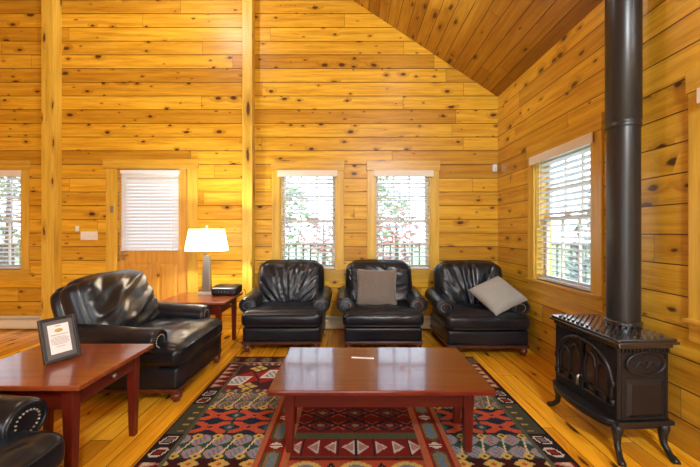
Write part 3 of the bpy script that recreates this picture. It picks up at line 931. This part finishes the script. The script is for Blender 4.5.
def side_table(loc, label):
    t = empty('side_table', loc); tag(t, label, 'side table', 'cherry-red side tables')
    obj('tabletop', B(-.365, .365, -.302, .302, .538, .563), M['maho_y'], t, bevel=.005, seg=3)
    bm = bmesh.new()
    for a in ((-.29, .29, -.252, -.232, .425, .5378), (-.29, .29, .232, .252, .425, .5378), (-.29, -.27, -.232, .232, .425, .5378), (.268, .283, -.232, .232, .425, .5378)): box(bm, *a)
    obj('apron', bm, M['maho_h'], t)
    dr = obj('drawer', B(.2832, .298, -.203, .203, .436, .528), M['maho_h'], t, bevel=.003)
    bm = bmesh.new(); tube(bm, [(.298, 0, .482), (.308, 0, .482), (.314, 0, .482), (.324, 0, .482), (.328, 0, .482)], [.006, .006, .013, .013, .007], 14)
    obj('knob', bm, M['brass'], dr, smooth=True)
    for sx in (-1, 1):
        for sy in (-1, 1):
            obj('leg', taper(bmesh.new(), sx * .272, sy * .235, .036, .036, .056, .056, 0.0, .5377), M['maho'], t, bevel=.003)
    return t
side_table((-1.66, 1.882, 0), 'cherry-red side table with a drawer, holding the framed notice')
side_table((-1.67, 3.752, 0), 'cherry-red side table by the door, holding the lit lamp')

# framed notice
f = empty('picture_frame', (-1.640, 1.89, .5635), math.radians(66)); tag(f, 'black framed notice leaning on its easel back on the side table', 'picture frame')
lean = Matrix.Rotation(math.radians(-17), 3, 'X')
def lobj(name, bm, mat, par, **k):
    bmesh.ops.rotate(bm, verts=bm.verts[:], cent=(0, 0, 0), matrix=lean)
    return obj(name, bm, mat, par, **k)
fwid, fh = .176, .252
bm = bmesh.new(); a = fwid / 2
for q in ((-a, -a + .017, -.014, .006, 0.005, fh), (a - .017, a, -.014, .006, 0.005, fh), (-a + .017, a - .017, -.014, .006, 0.005, .022), (-a + .017, a - .017, -.014, .006, fh - .017, fh)): box(bm, *q)
lobj('frame_moulding', bm, M['frame'], f, bevel=.003)
lobj('mat_board', B(-a + .016, a - .016, -.004, .004, .020, fh - .016), M['mat'], f)
pap = lobj('notice_sheet', B(-.050, .050, -.0052, -.0041, .048, .212), M['paper'], f)
bm = bmesh.new()
random.seed(5)
bm2 = bmesh.new(); box(bm2, -.013, .013, -.0056, -.0052, .200, .2045); lobj('printed_heading', bm2, M['ink'], pap)
for k, (z, w, h_) in enumerate(((.150, .082, .0045), (.138, .060, .003), (.131, .078, .003), (.124, .088, .003), (.117, .086, .003), (.110, .080, .003), (.103, .084, .003), (.096, .060, .003), (.083, .044, .003))):
    x = -w / 2
    while x < w / 2:
        ww = random.uniform(.004, .011); x2 = min(w / 2, x + ww)
        box(bm, x, x2, -.0056, -.0052, z, z + h_); x = x2 + .002
lobj('printed_text', bm, M['ink'], pap)
bm = bmesh.new()
prism(bm, [(.020 * math.cos(2 * PI * k / 20), .176 + .011 * math.sin(2 * PI * k / 20)) for k in range(20)], lambda x, z: (x, -.0052, z), lambda x, z: (x, -.0056, z))
lobj('emblem', bm, M['gold'], pap)
bm = bmesh.new(); prism(bm, [(-.03, .004), (.03, .004), (.018, .20), (-.018, .20)], lambda x, z: (x, .128 - z * .32, z), lambda x, z: (x, .132 - z * .32, z))
obj('easel_back', bm, M['frame'], f)

# table lamp
lp = empty('table_lamp', (-1.70, 3.93, .5635)); tag(lp, 'lit table lamp with a white shade on a grey column, beside the door', 'lamp')
obj('base', B(-.088, .088, -.06, .06, 0, .032), M['tan'], lp, bevel=.005)
bm = taper(bmesh.new(), 0, 0, .105, .075, .068, .055, .032, .455); obj('column', bm, M['lampbase'], lp, bevel=.006)
bm = bmesh.new(); tube(bm, [(0, 0, .455), (0, 0, .56)], .010, 10); obj('stem', bm, M['brass'], lp, smooth=True)
bm = bmesh.new()
bmesh.ops.create_uvsphere(bm, u_segments=16, v_segments=10, radius=.03, matrix=Matrix.Translation((0, 0, .595))); obj('bulb', bm, M['bulb'], lp, smooth=True)
bm = bmesh.new()   # flared rectangular shade, open top and bottom
def rrect(w, d, r, n=6):
    pts = []
    for cx_, cy_, a0 in ((w / 2 - r, d / 2 - r, 0), (-w / 2 + r, d / 2 - r, 90), (-w / 2 + r, -d / 2 + r, 180), (w / 2 - r, -d / 2 + r, 270)):
        for k in range(n + 1):
            an = math.radians(a0 + 90 * k / n); pts.append((cx_ + r * math.cos(an), cy_ + r * math.sin(an)))
    return pts
lo = [bm.verts.new((x, y, .515)) for x, y in rrect(.445, .27, .05)]; hi = [bm.verts.new((x, y, .768)) for x, y in rrect(.36, .21, .04)]
for i in range(len(lo)): bm.faces.new((lo[i], lo[(i + 1) % len(lo)], hi[(i + 1) % len(lo)], hi[i]))
sh = obj('lamp_shade', bm, M['shade'], lp, smooth=True)
bm = bmesh.new(); tube(bm, [(0, 0, .735), (0, 0, .80)], .006, 8); bmesh.ops.create_uvsphere(bm, u_segments=10, v_segments=6, radius=.012, matrix=Matrix.Translation((0, 0, .805)))
obj('finial', bm, M['brass'], lp, smooth=True)

# stereo
st = empty('compact_stereo', (-1.455, 3.915, .5635)); tag(st, 'flat black compact stereo on the side table right of the lamp', 'stereo')
def fst(p, u): return Vector((p.x, p.y, p.z - .018 * max(0, -u.y) * max(0, u.z)))
bm = rbox(.145, .12, .052, .024, 16, fst); bmesh.ops.translate(bm, verts=bm.verts[:], vec=(0, 0, .058)); obj('housing', bm, M['black'], st, smooth=True)
obj('front_panel', B(-.10, .10, -.1225, -.1195, .04, .072), M['dark'], st)
bm = bmesh.new()
for k in range(4): tube(bm, [(-.05 + .034 * k, -.1225, .048), (-.05 + .034 * k, -.126, .048)], .006, 10)
obj('buttons', bm, M['steel'], st)
for sx in (-1, 1): obj('foot', B(sx * .11 - .012, sx * .11 + .012, -.08, .08, 0.0, .0065), M['black'], st)
bm = bmesh.new()
pts = [(-1.30, 4.055, .600), (-1.292, 4.085, .56), (-1.29, 4.09, .40), (-1.31, 4.06, .22), (-1.36, 4.0, .06), (-1.34, 3.93, .012), (-1.27, 3.85, .010), (-1.22, 3.93, .010), (-1.28, 4.1, .010), (-1.30, 4.36, .012)]
cr = []
for i in range(len(pts) - 1):
    p0, p1, p2, p3 = (Vector(pts[max(0, i - 1)]), Vector(pts[i]), Vector(pts[i + 1]), Vector(pts[min(len(pts) - 1, i + 2)]))
    for k in range(6):
        s = k / 6; cr.append(.5 * ((2 * p1) + (p2 - p0) * s + (2 * p0 - 5 * p1 + 4 * p2 - p3) * s * s + (3 * p1 - p0 - 3 * p2 + p3) * s ** 3))
tube(bm, cr, .004, 6); tag(obj('power_cord', bm, M['black'], smooth=True), 'black power cord hanging from the lamp table to the floor', 'cord')

# ------------------------------------------------------------------ wood stove (front faces -X, side with medallion faces -Y)
sv = empty('wood_stove', (1.682, 2.185, 0), .055); tag(sv, 'black cast-iron wood stove with arched glass doors on four legs', 'stove')
X0, X1, Y0, Y1 = -.140, .165, -.265, .265       # body
I = M['iron']
obj('firebox', B(X0, X1, Y0, Y1, .205, .640), I, sv, bevel=.008)
# top plate: two-step moulding
bm = bmesh.new()
def slab(bm, ex, z0, z1, ch=0):
    a, b, c, d_ = X0 - ex, X1 + ex, Y0 - ex, Y1 + ex
    k = .05
    pts = [(a, c + k * .2), (a + k * .2, c), (b - k * .2, c), (b, c + k * .2), (b, d_ - k * .2), (b - k * .2, d_), (a + k * .2, d_), (a, d_ - k * .2)]
    prism(bm, pts, lambda x, y: (x, y, z0), lambda x, y: (x, y, z1))
slab(bm, .018, .628, .652); slab(bm, .038, .652, .668); slab(bm, .030, .668, .684)
obj('top_plate', bm, M['iron_top'], sv, bevel=.004)
# diagonal-bar warming grille on top
bm = bmesh.new()
gx0_, gx1_, gy0_, gy1_ = X0 - .005, X1 + .005, Y0, Y1
c = gx0_ - gy1_
while c < gx1_ - gy0_:
    # line x - y = c inside the rectangle
    ya, yb_ = max(gy0_, gx0_ - c), min(gy1_, gx1_ - c)
    if yb_ - ya > .02:
        p, q = Vector((ya + c, ya, 0)), Vector((yb_ + c, yb_, 0)); n_ = Vector((1, -1, 0)).normalized() * .0075
        A = [p + n_, q + n_, q - n_, p - n_]
        prism(bm, [(v.x, v.y) for v in A], lambda x, y: (x, y, .6842), lambda x, y: (x, y, .694))
    c += .042
obj('grille', bm, M['iron_top'], sv, bevel=.002)
# dentil course under the top
bm = bmesh.new()
for k in range(21):
    y = Y0 + .015 + k * (Y1 - Y0 - .03) / 20; box(bm, X0 - .012, X0 - .0005, y - .007, y + .007, .604, .627)
for k in range(13):
    x = X0 + .015 + k * (X1 - X0 - .03) / 12; box(bm, x - .007, x + .007, Y0 - .012, Y0 - .0005, .604, .627)
obj('dentil_moulding', bm, I, sv)
# side panel: oval medallion and raised rectangle, on the face toward the camera
yS = Y0
def oval(rx, rz, cx_, cz_, n=40): return [(cx_ + rx * math.cos(2 * PI * k / n), cz_ + rz * math.sin(2 * PI * k / n)) for k in range(n)]
mx_, mz_ = .015, .535
bm = bmesh.new(); prism(bm, oval(.112, .062, mx_, mz_), lambda x, z: (x, yS + .001, z), lambda x, z: (x, yS - .006, z))
med = obj('medallion', bm, I, sv)
bm = bmesh.new(); tube(bm, [(x, yS - .008, z) for x, z in oval(.116, .066, mx_, mz_)], .008, 8, closed=True)
obj('medallion_rim', bm, I, med, smooth=True)
bm = bmesh.new()
for sx in (-1, 1):
    tube(bm, [(mx_ + sx * (.018 + .07 * s), yS - .008, mz_ - .004 + .014 * math.sin(s * 7)) for s in np.linspace(0, 1, 14)], [.006 - .004 * s for s in np.linspace(0, 1, 14)], 6)
tube(bm, [(mx_ + .014 * math.cos(a_), yS - .008, mz_ + .02 * math.sin(a_)) for a_ in np.linspace(0, 2 * PI, 17)[:-1]], .005, 6, closed=True)
tube(bm, [(mx_, yS - .008, mz_ + .018), (mx_, yS - .008, mz_ + .04)], [.006, .002], 6)
obj('scrollwork', bm, I, med, smooth=True)
bm = bmesh.new()
def frame_rect(x0, x1, z0, z1, w, y0, y1):
    for a in ((x0, x1, z0, z0 + w), (x0, x1, z1 - w, z1), (x0, x0 + w, z0 + w, z1 - w), (x1 - w, x1, z0 + w, z1 - w)):
        box(bm, a[0], a[1], y0, y1, a[2], a[3])
frame_rect(X0 + .012, X1 - .012, .212, .600, .012, yS - .005, yS + .001)
obj('side_border', bm, I, sv, bevel=.002)
bm = bmesh.new()
a4 = [bm.verts.new((x, yS - .0005, z)) for x, z in ((-.098, .225), (.130, .225), (.130, .445), (-.098, .445))]
b4 = [bm.verts.new((x, yS - .012, z)) for x, z in ((-.074, .247), (.106, .247), (.106, .418), (-.074, .418))]
bm.faces.new(b4)
for i in range(4): bm.faces.new((a4[i], a4[(i + 1) % 4], b4[(i + 1) % 4], b4[i]))
bm.faces.new(a4[::-1])
obj('raised_panel', bm, I, sv, bevel=.003)
# two doors making one arch on the front
zb, zs = .275, .40
def archz(y): return zs + .205 * math.sqrt(max(0, 1 - (y / .235) ** 2)) ** 1.0
# frame plate around the arch
bm = bmesh.new(); N_ = 28
prev = None
for k in range(N_):
    y0_, y1_ = -.235 + .47 * k / N_, -.235 + .47 * (k + 1) / N_
    prism(bm, [(y0_, archz(y0_)), (y1_, archz(y1_)), (y1_, .612), (y0_, .612)] if k not in () else [], lambda y, z: (X0 - .010, y, z), lambda y, z: (X0 + .001, y, z))
bmesh.ops.remove_doubles(bm, verts=bm.verts[:], dist=1e-5)
box(bm, X0 - .010, X0 + .001, -.262, -.2355, .21, .612); box(bm, X0 - .010, X0 + .001, .2355, .262, .21, .612)
obj('front_surround', bm, I, sv)
for sd in (-1, 1):
    dr = None
    yy = [sd * (.004 + .226 * k / 16) for k in range(17)]
    # door plate: arch ring + stiles, as a strip between outer and inner outline
    outer = [(sd * .004, zb)] + [(y, archz(y) - .006) for y in yy] + [(sd * .230, zb)]
    bm = bmesh.new()
    ring = [(y, z) for y, z in outer]
    tube(bm, [(X0 - .014, y, z) for y, z in ring], .013, 8, closed=True)
    dr = obj('door', bm, I, sv, smooth=True)
    bm = bmesh.new(); prism(bm, outer, lambda y, z: (X0 - .004, y, z), lambda y, z: (X0 - .001, y, z)); obj('glass', bm, M['stoveglass'], dr)
    bm = bmesh.new()     # tracery: two lancets and a crossing bar
    def arc(yc, hw, top, zlow): return [(X0 - .013, sd * (yc + hw * math.cos(a_)), zlow + (top - zlow) * math.sin(a_)) for a_ in np.linspace(0, PI, 18)]
    for yc, hw, tp in ((.066, .048, .535), (.160, .044, .495)):
        pts = [(X0 - .013, sd * (yc + hw), zb + .01)] + arc(yc, hw, tp, .40) + [(X0 - .013, sd * (yc - hw), zb + .01)]
        tube(bm, pts, .008, 7)
    tube(bm, [(X0 - .013, sd * (.012 + .20 * s), .585 - .17 * s ** 2.0) for s in np.linspace(0, 1, 12)], .007, 7)
    tube(bm, [(X0 - .013, sd * .01, .325), (X0 - .013, sd * .228, .325)], .008, 7)
    obj('tracery', bm, I, dr, smooth=True)
    bm = bmesh.new()
    for zz in (.30, .41): tube(bm, [(X0 - .018, sd * .243, zz - .018), (X0 - .018, sd * .243, zz + .018)], .011, 10)
    obj('hinge', bm, I, dr, smooth=True)
bm = bmesh.new(); tube(bm, [(X0 - .02, -.005, .36), (X0 - .045, -.005, .36), (X0 - .05, -.005, .35), (X0 - .05, -.005, .30)], .008, 8)
obj('door_handle', bm, M['steel'], sv, smooth=True)
obj('lower_front', B(X0 - .010, X0 + .001, -.235, .235, .21, .262), I, sv, bevel=.003)
# bottom plate with bowed ash lip
bm = bmesh.new()
ys_ = np.linspace(Y0 - .02, Y1 + .02, 25)
outline = [(X0 - .022 - .075 * max(0, math.cos(y / .285 * PI / 2)) ** .7 * (1 if abs(y) < .26 else 0), y) for y in ys_] + [(X1 + .02, Y1 + .02), (X1 + .02, Y0 - .02)]
prism(bm, outline, lambda x, y: (x, y, .178), lambda x, y: (x, y, .206))
obj('ash_lip', bm, I, sv, bevel=.006)
bm = bmesh.new(); prism(bm, [(X0 + (x - X0) * .72 if x < X0 else x * .9, y * .9) for x, y in outline], lambda x, y: (x, y, .150), lambda x, y: (x, y, .178)); obj('ash_pan', bm, I, sv)
for sx, sy in ((-1, -1), (1, -1), (-1, 1), (1, 1)):
    bx = X0 + .002 if sx < 0 else X1 - .022; by = sy * .246
    ox = -.030 if sx < 0 else .008
    prof = [(0, .180, .036), (.10, .150, .031), (.05, .11, .022), (.12, .06, .017), (.55, .025, .016), (.95, .010, .020), (1.05, .002, .019)]
    bm = bmesh.new()
    tube(bm, [(bx + (ox - (.022 if sy < 0 else 0)) * a_, by + sy * (.062 if sy > 0 else .095) * a_, z) for a_, z, r in prof], [r for a_, z, r in prof], 10)
    obj('leg', bm, I, sv, smooth=True)
# stove pipe (rises through the ceiling)
pp = empty('stove_pipe', (1.822, 2.205, 0)); tag(pp, 'tall round black stove pipe rising from the wood stove', 'stove pipe')
topz = EAVE + SL * (XR - 1.822 - .098) - .002
bm = lathe(bmesh.new(), [(.0915, .6945), (.0915, 1.985)], 40); obj('lower_section', bm, M['pipe'], pp, smooth=True, angle=.6)
bm = lathe(bmesh.new(), [(.096, 1.985), (.098, 1.99), (.098, 2.01), (.0955, 2.014), (.0955, 2.03), (.098, 2.034), (.098, topz)], 40); obj('upper_section', bm, M['pipe'], pp, smooth=True, angle=.6)
bm = lathe(bmesh.new(), [(.103, .6945), (.103, .712), (.098, .718), (.092, .722)], 40); obj('collar', bm, M['iron_top'], pp, smooth=True, angle=.6)

# ------------------------------------------------------------------ outdoors
bm = bmesh.new(); box(bm, -60, 60, -60, 60, -.9, -.6); tag(obj('ground', bm, M['lawn']), kind='structure')
bm = bmesh.new(); box(bm, -9, 4.5, YB + WT + .01, 6.35, -.16, -.06); tag(obj('deck_floor', bm, M['deck']), kind='structure')
dk = empty('deck_railing', (0, 6.2, -.06)); tag(dk, 'dark deck railing with slim balusters outside the back windows', 'railing')
obj('top_rail', B(-9, 4.5, -.05, .05, 1.11, 1.15), M['railing'], dk)
obj('bottom_rail', B(-9, 4.5, -.02, .02, .10, .14), M['railing'], dk)
first = obj('baluster', B(-.014, .014, -.014, .014, .14, 1.11), M['railing'], dk, loc=(-8.9, 0, 0))
xb = -8.9 + .136
while xb < 4.45:
    c_ = first.copy(); COL.objects.link(c_); c_.parent = dk; c_.location = (xb, 0, 0); xb += .136
for xx in (-8.9, -6.6, -4.3, -2.0, .0, 2.3, 4.4): obj('rail_post', B(xx - .09, xx - .01, .021, .10, .0, 1.11), M['railing'], dk)

def tree(loc, h, r, leafm, label, seed, conifer=False, nl=1500):
    rnd = random.Random(seed)
    t = empty('evergreen_tree' if conifer else 'leafy_tree', loc); tag(t, label, 'tree', 'trees outside the windows')
    bm = bmesh.new(); tube(bm, [(0, 0, -.05), (.05 * r, 0, h * .4), (0, .05, h * .9)], [.05 * r + .05, .04 * r + .03, .02], 8); obj('trunk', bm, M['bark'], t, smooth=True)
    bm = bmesh.new()
    for k in range(nl):
        if conifer:
            z = h * (.08 + .9 * rnd.random() ** 1.3); rr = r * (1 - z / h) * (.55 + .45 * rnd.random()); a = rnd.random() * 2 * PI
            p = Vector((rr * math.cos(a), rr * math.sin(a), z - rr * .25))
        else:
            while True:
                p = Vector((rnd.uniform(-1, 1), rnd.uniform(-1, 1), rnd.uniform(-1, 1)))
                if .25 < p.length < 1 and noise.noise(p * 2.2 + Vector((seed, 0, 0))) > -.12: break
            p = Vector((p.x * r, p.y * r, h * .58 + p.z * h * .42))
        s = rnd.uniform(.10, .22) * (r / 2) ** .4
        q = Matrix.Rotation(rnd.random() * 6.28, 3, 'Z') @ Matrix.Rotation(rnd.random() * 3.14, 3, 'X')
        vs = [bm.verts.new(p + q @ Vector(v) * s) for v in ((-1, 0, 0), (0, -.5, .1), (1, 0, 0), (0, .5, .1))]
        bm.faces.new(vs)
    obj('foliage', bm, leafm, t)
G = -.6
GT = 'leafy green tree beyond the deck railing'
RT = 'red-leaved tree beyond the deck railing'
ET = 'evergreen tree outside the right wall window'
for i, (x, y, h, r) in enumerate(((-13.5, 13, 5.2, 2.0), (-8.6, 12.6, 4.4, 1.7), (-3.4, 15, 4.6, 1.7), (1.2, 16.5, 4.8, 1.8))):
    tree((x, y, G), h, r, M['leaf_green'], GT, 20 + i, nl=900)
for i, (x, y, h, r) in enumerate(((-.95, 11.6, 2.7, .8), (1.55, 11.2, 2.9, .85))):
    tree((x, y, G), h, r, M['leaf_red'], RT, 40 + i, nl=240)
for i, (x, y, h, r) in enumerate(((7.2, 7.2, 5.0, 1.3), (8.6, 11.0, 5.6, 1.5), (4.9, 9.6, 3.4, 1.0), (12.5, 12.5, 6.5, 1.9))):
    tree((x, y, G), h, r, M['leaf_dark'], ET, 60 + i, conifer=True, nl=1100)

# ------------------------------------------------------------------ light
w = bpy.data.worlds.new('sky'); scene.world = w; w.use_nodes = True
nt = w.node_tree; nt.nodes.clear()
out = nt.nodes.new('ShaderNodeOutputWorld'); bg = nt.nodes.new('ShaderNodeBackground')
tc = nt.nodes.new('ShaderNodeTexCoord'); sp = nt.nodes.new('ShaderNodeSeparateXYZ'); rp = nt.nodes.new('ShaderNodeValToRGB')
nt.links.new(tc.outputs['Generated'], sp.inputs[0]); nt.links.new(sp.outputs[2], rp.inputs[0]); nt.links.new(rp.outputs[0], bg.inputs[0]); nt.links.new(bg.outputs[0], out.inputs[0])
rp.color_ramp.elements[0].position = 0.0; rp.color_ramp.elements[0].color = (.88, .94, 1, 1)
rp.color_ramp.elements[1].position = .8; rp.color_ramp.elements[1].color = (.55, .74, 1, 1)
SKY = 5.4
bg.inputs[1].default_value = SKY

def lamp(name, typ, loc, energy, color, **k):
    l = bpy.data.lights.new(name, typ); l.energy = energy; l.color = color
    for a, v in k.items(): setattr(l, a, v)
    o = bpy.data.objects.new(name, l); COL.objects.link(o); o.location = loc; return o
WARM = (.97, .98, 1)
lamp('table_lamp_light', 'POINT', (-1.70, 3.93, .5635 + .64), 48, (1, .93, .82), shadow_soft_size=.03)
lamp('ceiling_or_fill_light', 'POINT', (-2.05, 2.9, 4.75), 56, WARM, shadow_soft_size=.12)
lamp('ceiling_or_fill_light', 'POINT', (.75, 3.25, 3.75), 5, WARM, shadow_soft_size=.07)
lamp('ceiling_or_fill_light', 'POINT', (.9, -1.4, 3.3), 330, (.80, .90, 1), shadow_soft_size=.2)  # unseen cool fill behind the camera, added to brighten floor and chairs
s = lamp('sun', 'SUN', (6, -6, 8), 3.0, (1, .95, .86), angle=.009)
s.rotation_euler = Vector((-.33, 1, -.70)).to_track_quat('-Z', 'Y').to_euler()

scene.view_settings.view_transform = 'Standard'
scene.view_settings.look = 'None'
scene.view_settings.exposure = 0.60
scene.view_settings.gamma = 1.0
scene.view_settings.use_curve_mapping = False
